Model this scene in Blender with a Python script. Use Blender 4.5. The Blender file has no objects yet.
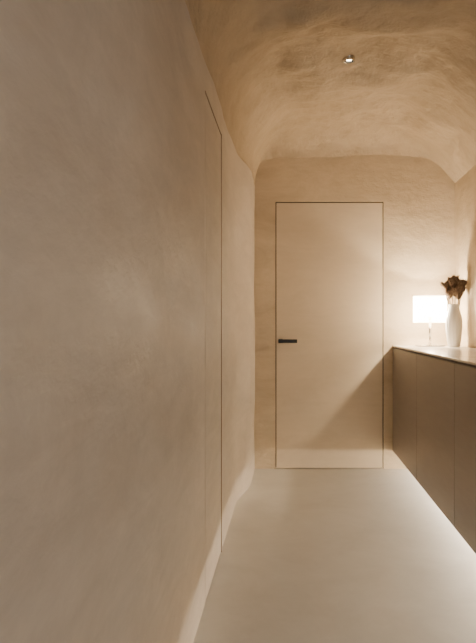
import bpy, bmesh, math, random
from mathutils import Vector, noise
random.seed(3)
D=5.5; H=1.14; F=127*D
XL=-0.35; XR=1.29; YB=-3.0
sc=bpy.context.scene; col=sc.collection

# ---------- helpers ----------
def mesh_obj(name,verts,faces,mat=None,smooth=False,parent=None):
    me=bpy.data.meshes.new(name); me.from_pydata(verts,[],faces); me.update()
    if smooth:
        for p in me.polygons: p.use_smooth=True
    o=bpy.data.objects.new(name,me); col.objects.link(o)
    if mat: me.materials.append(mat)
    if parent: o.parent=parent
    return o
def box(name,x0,x1,y0,y1,z0,z1,mat,parent=None,bev=0.0):
    v=[(x,y,z) for x in(x0,x1) for y in(y0,y1) for z in(z0,z1)]
    f=[(0,1,3,2),(4,6,7,5),(0,4,5,1),(2,3,7,6),(0,2,6,4),(1,5,7,3)]
    o=mesh_obj(name,v,f,mat,parent=parent)
    bm=bmesh.new(); bm.from_mesh(o.data); bmesh.ops.recalc_face_normals(bm,faces=bm.faces); bm.to_mesh(o.data); bm.free()
    if bev>0:
        m=o.modifiers.new('bev','BEVEL'); m.width=bev; m.segments=3
    return o
def lathe(name,prof,mat,loc=(0,0,0),seg=48,parent=None,rib=None):
    vs=[];fs=[];n=len(prof)
    for i,(r,z) in enumerate(prof):
        for s in range(seg):
            a=2*math.pi*s/seg
            rr=r
            if rib and 0<i<n-3: rr=r*(1+rib*math.cos(a*16))
            vs.append((loc[0]+rr*math.cos(a),loc[1]+rr*math.sin(a),loc[2]+z))
    for i in range(n-1):
        for s in range(seg):
            t=(s+1)%seg
            fs.append((i*seg+s,i*seg+t,(i+1)*seg+t,(i+1)*seg+s))
    return mesh_obj(name,vs,fs,mat,True,parent)
def empty(name,loc=(0,0,0)):
    e=bpy.data.objects.new(name,None); e.empty_display_size=0.05; col.objects.link(e); return e
def mat_simple(name,c,rough=0.5,metal=0.0,emit=None,es=0):
    m=bpy.data.materials.new(name); m.use_nodes=True
    b=m.node_tree.nodes['Principled BSDF']
    b.inputs['Base Color'].default_value=(*c,1); b.inputs['Roughness'].default_value=rough; b.inputs['Metallic'].default_value=metal
    if emit:
        b.inputs['Emission Color'].default_value=(*emit,1); b.inputs['Emission Strength'].default_value=es
    return m
def plaster(name,c1,c2,rough=0.6,scale=1.5,stretch=(1,1,1),bump=0.5,fine=25,spec=0.3,contrast=(0.35,0.65),dist=0.01,spec_var=0.0,blotch=0.0,distort=0.5):
    m=bpy.data.materials.new(name); m.use_nodes=True
    nt=m.node_tree; N=nt.nodes; L=nt.links; b=N['Principled BSDF']
    tc=N.new('ShaderNodeTexCoord'); mp=N.new('ShaderNodeMapping'); mp.inputs['Scale'].default_value=stretch
    L.new(tc.outputs['Object'],mp.inputs['Vector'])
    n1=N.new('ShaderNodeTexNoise'); n1.inputs['Scale'].default_value=scale; n1.inputs['Detail'].default_value=10; n1.inputs['Roughness'].default_value=0.72; n1.inputs['Distortion'].default_value=distort
    L.new(mp.outputs[0],n1.inputs['Vector'])
    r=N.new('ShaderNodeValToRGB'); r.color_ramp.elements[0].position=contrast[0]; r.color_ramp.elements[1].position=contrast[1]
    r.color_ramp.elements[0].color=(*c1,1); r.color_ramp.elements[1].color=(*c2,1)
    L.new(n1.outputs['Fac'],r.inputs['Fac'])
    out=r.outputs['Color']
    if blotch:
        # horizontal trowel passes
        mp2=N.new('ShaderNodeMapping'); mp2.inputs['Scale'].default_value=(0.8,0.8,4.0)
        L.new(tc.outputs['Object'],mp2.inputs['Vector'])
        nb=N.new('ShaderNodeTexNoise'); nb.inputs['Scale'].default_value=3.0; nb.inputs['Detail'].default_value=9; nb.inputs['Roughness'].default_value=0.7; nb.inputs['Distortion'].default_value=0.8
        L.new(mp2.outputs[0],nb.inputs['Vector'])
        mr=N.new('ShaderNodeMapRange'); mr.inputs['From Min'].default_value=0.35; mr.inputs['From Max'].default_value=0.65
        mr.inputs['To Min'].default_value=1-blotch; mr.inputs['To Max'].default_value=1+blotch
        L.new(nb.outputs['Fac'],mr.inputs['Value'])
        vm=N.new('ShaderNodeVectorMath'); vm.operation='SCALE'
        L.new(out,vm.inputs[0]); L.new(mr.outputs[0],vm.inputs['Scale']); out=vm.outputs[0]
    L.new(out,b.inputs['Base Color'])
    n2=N.new('ShaderNodeTexNoise'); n2.inputs['Scale'].default_value=fine; n2.inputs['Detail'].default_value=8; n2.inputs['Roughness'].default_value=0.65; n2.inputs['Distortion'].default_value=0.3
    L.new(mp.outputs[0],n2.inputs['Vector'])
    n3=N.new('ShaderNodeTexNoise'); n3.inputs['Scale'].default_value=fine*0.22; n3.inputs['Detail'].default_value=4
    L.new(mp.outputs[0],n3.inputs['Vector'])
    ad=N.new('ShaderNodeMath'); ad.operation='MULTIPLY_ADD'; ad.inputs[1].default_value=0.35
    L.new(n2.outputs['Fac'],ad.inputs[0]); L.new(n3.outputs['Fac'],ad.inputs[2])
    bp=N.new('ShaderNodeBump'); bp.inputs['Strength'].default_value=bump; bp.inputs['Distance'].default_value=dist
    L.new(ad.outputs[0],bp.inputs['Height']); L.new(bp.outputs[0],b.inputs['Normal'])
    b.inputs['Roughness'].default_value=rough; b.inputs['Specular IOR Level'].default_value=spec
    if spec_var:
        mr=N.new('ShaderNodeMapRange'); mr.inputs['To Min'].default_value=rough-spec_var; mr.inputs['To Max'].default_value=rough+spec_var
        mr.inputs['From Min'].default_value=0.3; mr.inputs['From Max'].default_value=0.7
        L.new(n1.outputs['Fac'],mr.inputs['Value']); L.new(mr.outputs[0],b.inputs['Roughness'])
    return m

M_left=plaster('plaster_left',(0.455,0.388,0.315),(0.60,0.53,0.445),rough=0.56,scale=2.0,stretch=(1,1,1.8),bump=0.7,fine=18,dist=0.009,spec=0.3,spec_var=0.12,contrast=(0.3,0.7),blotch=0.06)
M_wall=plaster('plaster_wall',(0.45,0.355,0.235),(0.59,0.48,0.335),rough=0.7,scale=2.4,stretch=(1,1,1.5),bump=0.8,fine=22,dist=0.012,contrast=(0.3,0.7),blotch=0.05)
M_door=plaster('plaster_door',(0.53,0.432,0.305),(0.61,0.507,0.368),rough=0.6,scale=2.0,stretch=(1,1,1.6),bump=0.3,fine=22,dist=0.004,contrast=(0.25,0.75),blotch=0.03)
M_ceil=plaster('plaster_ceiling',(0.40,0.315,0.21),(0.50,0.40,0.28),rough=0.75,scale=5.0,bump=1.0,fine=30,dist=0.030,contrast=(0.28,0.72),distort=0.1)
M_floor=plaster('microcement_floor',(0.56,0.535,0.48),(0.68,0.655,0.595),rough=0.42,scale=2.0,bump=0.1,fine=8,dist=0.002,spec=0.4,contrast=(0.3,0.7))
M_gap=mat_simple('gap_dark',(0.06,0.045,0.03),0.8)
M_trim=mat_simple('trim_bronze',(0.26,0.19,0.13),0.5,0.0)
M_black=mat_simple('handle_black',(0.006,0.006,0.006),0.5,0.0)
M_cab=plaster('cabinet_front',(0.195,0.168,0.148),(0.225,0.195,0.172),rough=0.38,scale=3,stretch=(1,1,8),bump=0.1,fine=40,spec=0.5,dist=0.002)
M_cabd=mat_simple('cabinet_carcass',(0.07,0.055,0.045),0.6)
M_top=plaster('counter_stone',(0.62,0.57,0.50),(0.72,0.67,0.60),rough=0.22,scale=5,bump=0.05,fine=30,spec=0.5,dist=0.002)
M_vase=mat_simple('vase_ceramic',(0.78,0.75,0.69),0.35)
M_metal=mat_simple('lamp_nickel',(0.6,0.56,0.5),0.25,1.0)
M_shade=mat_simple('lamp_shade_fabric',(0.9,0.86,0.78),0.8,0,(1.0,0.82,0.58),22.0)
M_shade.node_tree.nodes['Principled BSDF'].inputs['Alpha'].default_value=0.6
M_bulb=mat_simple('bulb',(1,1,1),0.5,0,(1,0.85,0.65),20)
M_bulb.node_tree.nodes['Principled BSDF'].inputs['Alpha'].default_value=0.1
M_flow=plaster('dried_flower',(0.14,0.085,0.05),(0.34,0.235,0.145),rough=0.9,scale=60,bump=0.3,fine=120)
M_stem=mat_simple('dried_stem',(0.22,0.16,0.08),0.9)
M_led=mat_simple('led_strip',(1,1,1),0.5,0,(1,0.87,0.70),165)

# ---------- shell shapes ----------
def sm(a,b,t):
    t=max(0,min(1,(t-a)/(b-a))); return t*t*(3-2*t)
def xleft(y): return XL+0.065*sm(4.4,5.0,y)
def nz(x,y,z,s): return noise.noise(Vector((x*s,y*s,z*s)))
def frange(a,b,n): return [a+(b-a)*i/n for i in range(n+1)]
SPL=2.22; SPR=2.25

def grid_faces(nu,nv,skip=lambda i,j:False,flip=False):
    fs=[]
    for i in range(nu-1):
        for j in range(nv-1):
            if skip(i,j): continue
            q=(i*nv+j,(i+1)*nv+j,(i+1)*nv+j+1,i*nv+j+1)
            fs.append(q[::-1] if flip else q)
    return fs

# left wall with a door opening
DY0,DY1,DZ=2.84,3.49,2.085
ys=sorted(set(frange(YB,DY0,50)+frange(DY0,DY1,12)+frange(DY1,D,50)))
zs=sorted(set(frange(0,DZ,24)+frange(DZ,SPL,3)))
def lx(y,z):
    a=0.014*sm(0,0.3,z)*(nz(y,z,3,1.6)+0.3*nz(y,z,5,5))
    a*=max(sm(0.05,0.5,DY0-y),sm(0.05,0.4,y-DY1),sm(0.04,0.12,z-DZ))
    return xleft(y)+a
v=[(lx(y,z),y,z) for y in ys for z in zs]
def sk(i,j):
    return DY0-1e-6<=ys[i]<DY1-1e-6 and zs[j]<DZ-1e-6
wl=mesh_obj('wall_left',v,grid_faces(len(ys),len(zs),sk),M_left,True)

# back wall with a door opening
bx0,bx1,bz=-0.122,0.728,2.10
xs=sorted(set(frange(-0.42,bx0,5)+frange(bx0,bx1,8)+frange(bx1,XR+0.1,8)))
zb=sorted(set(frange(0,bz,16)+frange(bz,2.75,8)))
v=[(x,D,z) for x in xs for z in zb]
def skb(i,j): return bx0-1e-6<=xs[i]<bx1-1e-6 and zb[j]<bz-1e-6
mesh_obj('wall_back',v,grid_faces(len(xs),len(zb),skb,True),M_wall)

# right wall
ysr=frange(YB,D,90); zr=frange(0,SPR,20)
v=[(XR+0.012*nz(y,z,9,1.5)*sm(1.0,1.3,z),y,z) for y in ysr for z in zr]
mesh_obj('wall_right',v,grid_faces(len(ysr),len(zr),flip=True),M_wall,True)
mesh_obj('floor',[(-0.6,YB-1,0),(1.5,YB-1,0),(1.5,D+0.1,0),(-0.6,D+0.1,0)],[(0,1,2,3)],M_floor)

# ceiling: rough vault
def prof(u,y):
    xl=xleft(y)
    top=2.66; W=0.40
    if u<0.3:
        a=(u/0.3)*math.pi/2
        return (xl+W*(1-math.cos(a)), SPL+(top-SPL)*math.sin(a))
    if u<0.6:
        t=(u-0.3)/0.30
        x0=xl+W
        return (x0+(0.76-x0)*t, top+0.02*math.sin(math.pi*t))
    t=(u-0.6)/0.4
    t=1-(1-t)**1.25
    x=0.76+(XR-0.76)*t
    return (x, top+(SPR-top)*(t**1.5))
us=frange(0,1,150); yc=frange(YB,D,460)
v=[]
for y in yc:
    for u in us:
        x,z=prof(u,y)
        d=D-y
        cap=2.44+0.25*math.sqrt(max(0,1-(1-min(1,d/0.85))**2))
        cap+=0.03*math.sin(x*2.2)-0.05*sm(0.85,1.25,x)
        edge=min(1,u/0.12,(1-u)/0.10)
        k=0.07
        h=max(0,min(1,0.5+0.5*(cap-z)/k)); z2=cap*(1-h)+z*h-k*h*(1-h)
        if z2<z: z=z2*edge+z*(1-edge) if z<cap else z2
        lump=0.100*nz(x,y,0,1.9)+0.038*nz(x,y,4,4)+0.012*nz(x,y,8,9)+0.005*nz(x,y,2,20)
        z+=lump*edge*(0.35+0.65*sm(0,0.5,d))
        if u==0: x=lx(y,SPL)
        if u==1: x=XR+0.012*nz(y,SPR,9,1.5)
        v.append((x,y,z))
mesh_obj('ceiling',v,grid_faces(len(yc),len(us)),M_ceil,True)

# ---------- end door ----------
d1=empty('door_1')
G=0.007
box('slab',bx0+G,bx1-G,D-0.001,D+0.04,0.006,bz-G,M_door,d1)
box('gap_backing',bx0-0.05,bx1+0.05,D+0.045,D+0.06,0,bz+0.05,M_gap,d1)  # dark panel added behind the slab to stop light leaking through the gap
for nm,a in (('jamb_side_a',(bx0-0.02,bx0,D+0.0015,D+0.05,0,bz+.01)),('jamb_side_b',(bx1,bx1+0.02,D+0.0015,D+0.05,0,bz+.01)),('jamb_head',(bx0,bx1,D+0.0015,D+0.05,bz,bz+0.02))):
    box(nm,*a,M_gap,d1)
hz=H-17/127; hx=-0.082
def cyl(name,p0,p1,r,mat,parent,seg=24):
    p0=Vector(p0);p1=Vector(p1);bm=bmesh.new()
    bmesh.ops.create_cone(bm,cap_ends=True,segments=seg,radius1=r,radius2=r,depth=(p1-p0).length)
    q=Vector((0,0,1)).rotation_difference((p1-p0).normalized()).to_matrix().to_4x4()
    q.translation=(p0+p1)/2
    bm.transform(q); me=bpy.data.meshes.new(name); bm.to_mesh(me); bm.free()
    for p in me.polygons: p.use_smooth=len(p.vertices)==4
    me.materials.append(mat); o=bpy.data.objects.new(name,me); col.objects.link(o); o.parent=parent; return o
box('rose',hx-0.016,hx+0.016,D-0.010,D,hz-0.016,hz+0.016,M_black,d1,0.002)
cyl('spindle',(hx,D-0.055,hz),(hx,D-0.008,hz),0.009,M_black,d1)
box('lever',hx-0.016,hx+0.130,D-0.064,D-0.048,hz-0.014,hz+0.014,M_black,d1,0.003)

# ---------- side door ----------
d2=empty('door_2')
box('slab',XL-0.04,XL+0.001,DY0+G,DY1-G,0.006,DZ-G,M_left,d2)
box('gap_backing',XL-0.06,XL-0.045,DY0-0.05,DY1+0.05,0,DZ+0.05,M_gap,d2)  # same added backing, keeps outside light out of the side door gap
box('jamb_far',XL-0.04,XL+0.004,DY1-0.003,DY1+0.006,0,DZ+0.006,M_trim,d2)
box('jamb_near',XL-0.04,XL+0.0003,DY0-0.002,DY0+0.007,0,DZ+0.006,M_left,d2)
box('jamb_head',XL-0.04,XL+0.0025,DY0,DY1,DZ-0.002,DZ+0.004,M_trim,d2)

# ---------- floating sideboard ----------
sb=empty('floating_sideboard')
CX=0.80; CT=0.972; CB=0.143; CY0=1.2
box('carcass',CX+0.022,XR-0.015,CY0+0.01,D-0.002,CB+0.002,CT-0.035,M_cabd,sb)
box('countertop',CX,XR-0.015,CY0,D-0.002,CT-0.012,CT,M_top,sb,0.002)
box('shadow_gap',CX+0.014,XR-0.02,CY0+0.012,D-0.003,CT-0.034,CT-0.012,M_cabd,sb)
box('recessed_plinth',1.235,XR-0.015,CY0+0.1,D-0.003,0.0,CB+0.003,M_wall,sb)
w=[D-0.004]; yy=D*102/126
w.append(yy)
while w[-1]-1.03>CY0: w.append(w[-1]-1.03)
w.append(CY0)
for i in range(len(w)-1):
    box('front_%d'%(i+1),CX,CX+0.022,w[i+1]+0.003,w[i]-0.003,CB,CT-0.024,M_cab,sb,0.001)
box('underside_led',1.16,1.19,CY0+0.1,D-0.05,CB-0.010,CB+0.001,M_led,sb)

# ---------- table lamp ----------
tl=empty('table_lamp')
lx0,ly0=1.035,5.20
z0=CT
box('base',lx0-0.10,lx0+0.10,ly0-0.07,ly0+0.07,z0,z0+0.012,M_metal,tl,0.003)
cyl('stem',(lx0,ly0,z0+0.01),(lx0,ly0,1.20),0.009,M_metal,tl)
cyl('crossbar',(lx0-0.11,ly0,1.185),(lx0+0.11,ly0,1.185),0.003,M_metal,tl)
cyl('socket',(lx0,ly0,1.17),(lx0,ly0,1.20),0.014,M_metal,tl)
lathe('bulb',[(0.001,0.0),(0.014,0.0),(0.02,0.02),(0.030,0.045),(0.026,0.068),(0.001,0.08)],M_bulb,(lx0,ly0,1.202),24,tl)
sz0,sz1=1.152,1.348
lathe('shade',[(0.124,sz0),(0.124,sz1)],M_shade,(lx0,ly0,0),64,tl)

# ---------- vase + dried flowers ----------
va=empty('vase_of_dried_flowers')
vx,vy=1.185,5.08
pr=[(0.001,0.0),(0.036,0.0),(0.041,0.006),(0.049,0.05),(0.056,0.11),(0.059,0.16),(0.056,0.205),(0.047,0.24),(0.039,0.265),(0.037,0.28),(0.041,0.298),(0.043,0.303),(0.039,0.303),(0.034,0.28),(0.033,0.25)]
pr=[(r*1.04,z*1.03) for r,z in pr]
lathe('vase',pr,M_vase,(vx,vy,CT),96,va,rib=0.012)
heads=[(-0.06,0.0,0.43),(-0.02,-0.03,0.46),(0.015,0.02,0.475),(0.055,-0.01,0.445),(-0.04,0.03,0.405),(0.03,-0.035,0.415),(0.0,-0.04,0.39),(0.055,0.03,0.40),(-0.005,0.03,0.445),(-0.035,-0.02,0.375),(0.035,0.0,0.37)]
bm=bmesh.new()
def spike(bm,p,d,L,r):
    d=d.normalized(); a=d.orthogonal().normalized(); b=d.cross(a)
    vs=[bm.verts.new(p+a*r*math.cos(t)+b*r*math.sin(t)) for t in (0,2.09,4.19)]
    m=[bm.verts.new(p+d*L*0.6+a*r*1.2*math.cos(t)+b*r*1.2*math.sin(t)) for t in (0,2.09,4.19)]
    tip=bm.verts.new(p+d*L)
    for i in range(3):
        j=(i+1)%3
        bm.faces.new((vs[i],vs[j],m[j],m[i])); bm.faces.new((m[i],m[j],tip))
for hx_,hy_,hz_ in heads:
    c=Vector((vx+hx_*1.1,vy+hy_,CT+hz_+0.02)); root=Vector((vx+hx_*0.2,vy+hy_*0.2,CT+0.28))
    ax=(c-root).normalized()
    a=ax.orthogonal().normalized(); b=ax.cross(a)
    for k in range(180):
        t=random.random(); an=random.random()*6.283
        rad=0.024*math.sin(min(1,t*1.15)*math.pi*0.62+0.25)*(1.0 if k%3 else 0.5)
        p=c+ax*(-0.045+0.05*t)+(a*math.cos(an)+b*math.sin(an))*rad*0.8
        dd=ax*1.0+(a*math.cos(an)+b*math.sin(an))*(0.45)
        spike(bm,p,dd,0.024+0.012*random.random(),0.0032)
me=bpy.data.meshes.new('flower_heads'); bm.to_mesh(me); bm.free(); me.materials.append(M_flow)
o=bpy.data.objects.new('flower_heads',me); col.objects.link(o); o.parent=va
for i,(hx_,hy_,hz_) in enumerate(heads):
    cyl('stem_%d'%(i+1),(vx+hx_*0.1,vy+hy_*0.1,CT+0.12),(vx+hx_*1.05,vy+hy_*0.97,CT+hz_-0.02),0.003,M_stem,va,8)

# ---------- recessed downlights ----------
def ceil_z(x,y):
    o=bpy.data.objects['ceiling']
    hit,l,n,i=o.ray_cast(Vector((x,y,0.5)),Vector((0,0,1)))
    return l.z if hit else 2.6
bpy.context.view_layer.update()
M_spot=mat_simple('downlight_lens',(1,1,1),0.5,0,(1,0.85,0.65),30)
def downlight(x,y,energy,size=math.radians(100)):
    e=empty('recessed_downlight'); z=ceil_z(x,y)-0.003
    lathe('rim',[(0.026,-0.004),(0.028,-0.012),(0.035,-0.012),(0.037,0.03)],M_metal,(x,y,z),40,e)
    lathe('baffle',[(0.026,-0.010),(0.022,0.02),(0.001,0.02)],M_black,(x,y,z),40,e)
    lathe('lens',[(0.017,-0.002),(0.001,-0.004)],M_spot,(x,y,z),32,e)
    ld=bpy.data.lights.new('spot','SPOT'); ld.energy=energy; ld.color=(1,0.87,0.71); ld.spot_size=size; ld.spot_blend=0.8; ld.shadow_soft_size=0.03
    lo=bpy.data.objects.new('spot',ld); col.objects.link(lo); lo.location=(x,y,z-0.02); lo.parent=e
zt=2.62
for _ in range(12):
    yy=F*(zt-H)/263; zt=0.5*zt+0.5*(ceil_z(58*yy/F,yy)-0.012)
downlight(58*yy/F,yy,7)
downlight(0.45,1.6,9)  # added above the frame, unseen; fill for the near corridor
downlight(0.45,-0.6,14)  # added behind the camera, unseen; more fill

pl=bpy.data.lights.new('glow','POINT'); pl.energy=54; pl.color=(1,0.81,0.57); pl.shadow_soft_size=0.015
po=bpy.data.objects.new('glow',pl); col.objects.link(po); po.location=(lx0,ly0,1.245); po.parent=tl

# soft cool fill, added unseen behind the camera to brighten the left wall
al=bpy.data.lights.new('daylight_fill','AREA'); al.shape='RECTANGLE'; al.size=1.0; al.size_y=2.0; al.energy=50; al.color=(0.96,0.97,1.0)
ao=bpy.data.objects.new('daylight_fill_area',al); col.objects.link(ao); ao.location=(1.05,-1.8,1.35)
ao.rotation_euler=(Vector((-0.35,1.0,1.3))-Vector((1.05,-1.8,1.35))).to_track_quat('-Z','Y').to_euler()

w=bpy.data.worlds.new('world'); sc.world=w; w.use_nodes=True
w.node_tree.nodes['Background'].inputs[0].default_value=(1,0.97,0.94,1); w.node_tree.nodes['Background'].inputs[1].default_value=0.5

# ---------- camera ----------
cd=bpy.data.cameras.new('camera'); cam=bpy.data.objects.new('camera',cd); col.objects.link(cam)
cam.location=(0,0,H); cam.rotation_euler=(math.radians(90),0,0)
cd.sensor_fit='AUTO'; cd.sensor_width=36; cd.lens=F/643*36
cd.shift_x=-53/643; cd.shift_y=2.5/643; cd.clip_start=0.01
sc.camera=cam
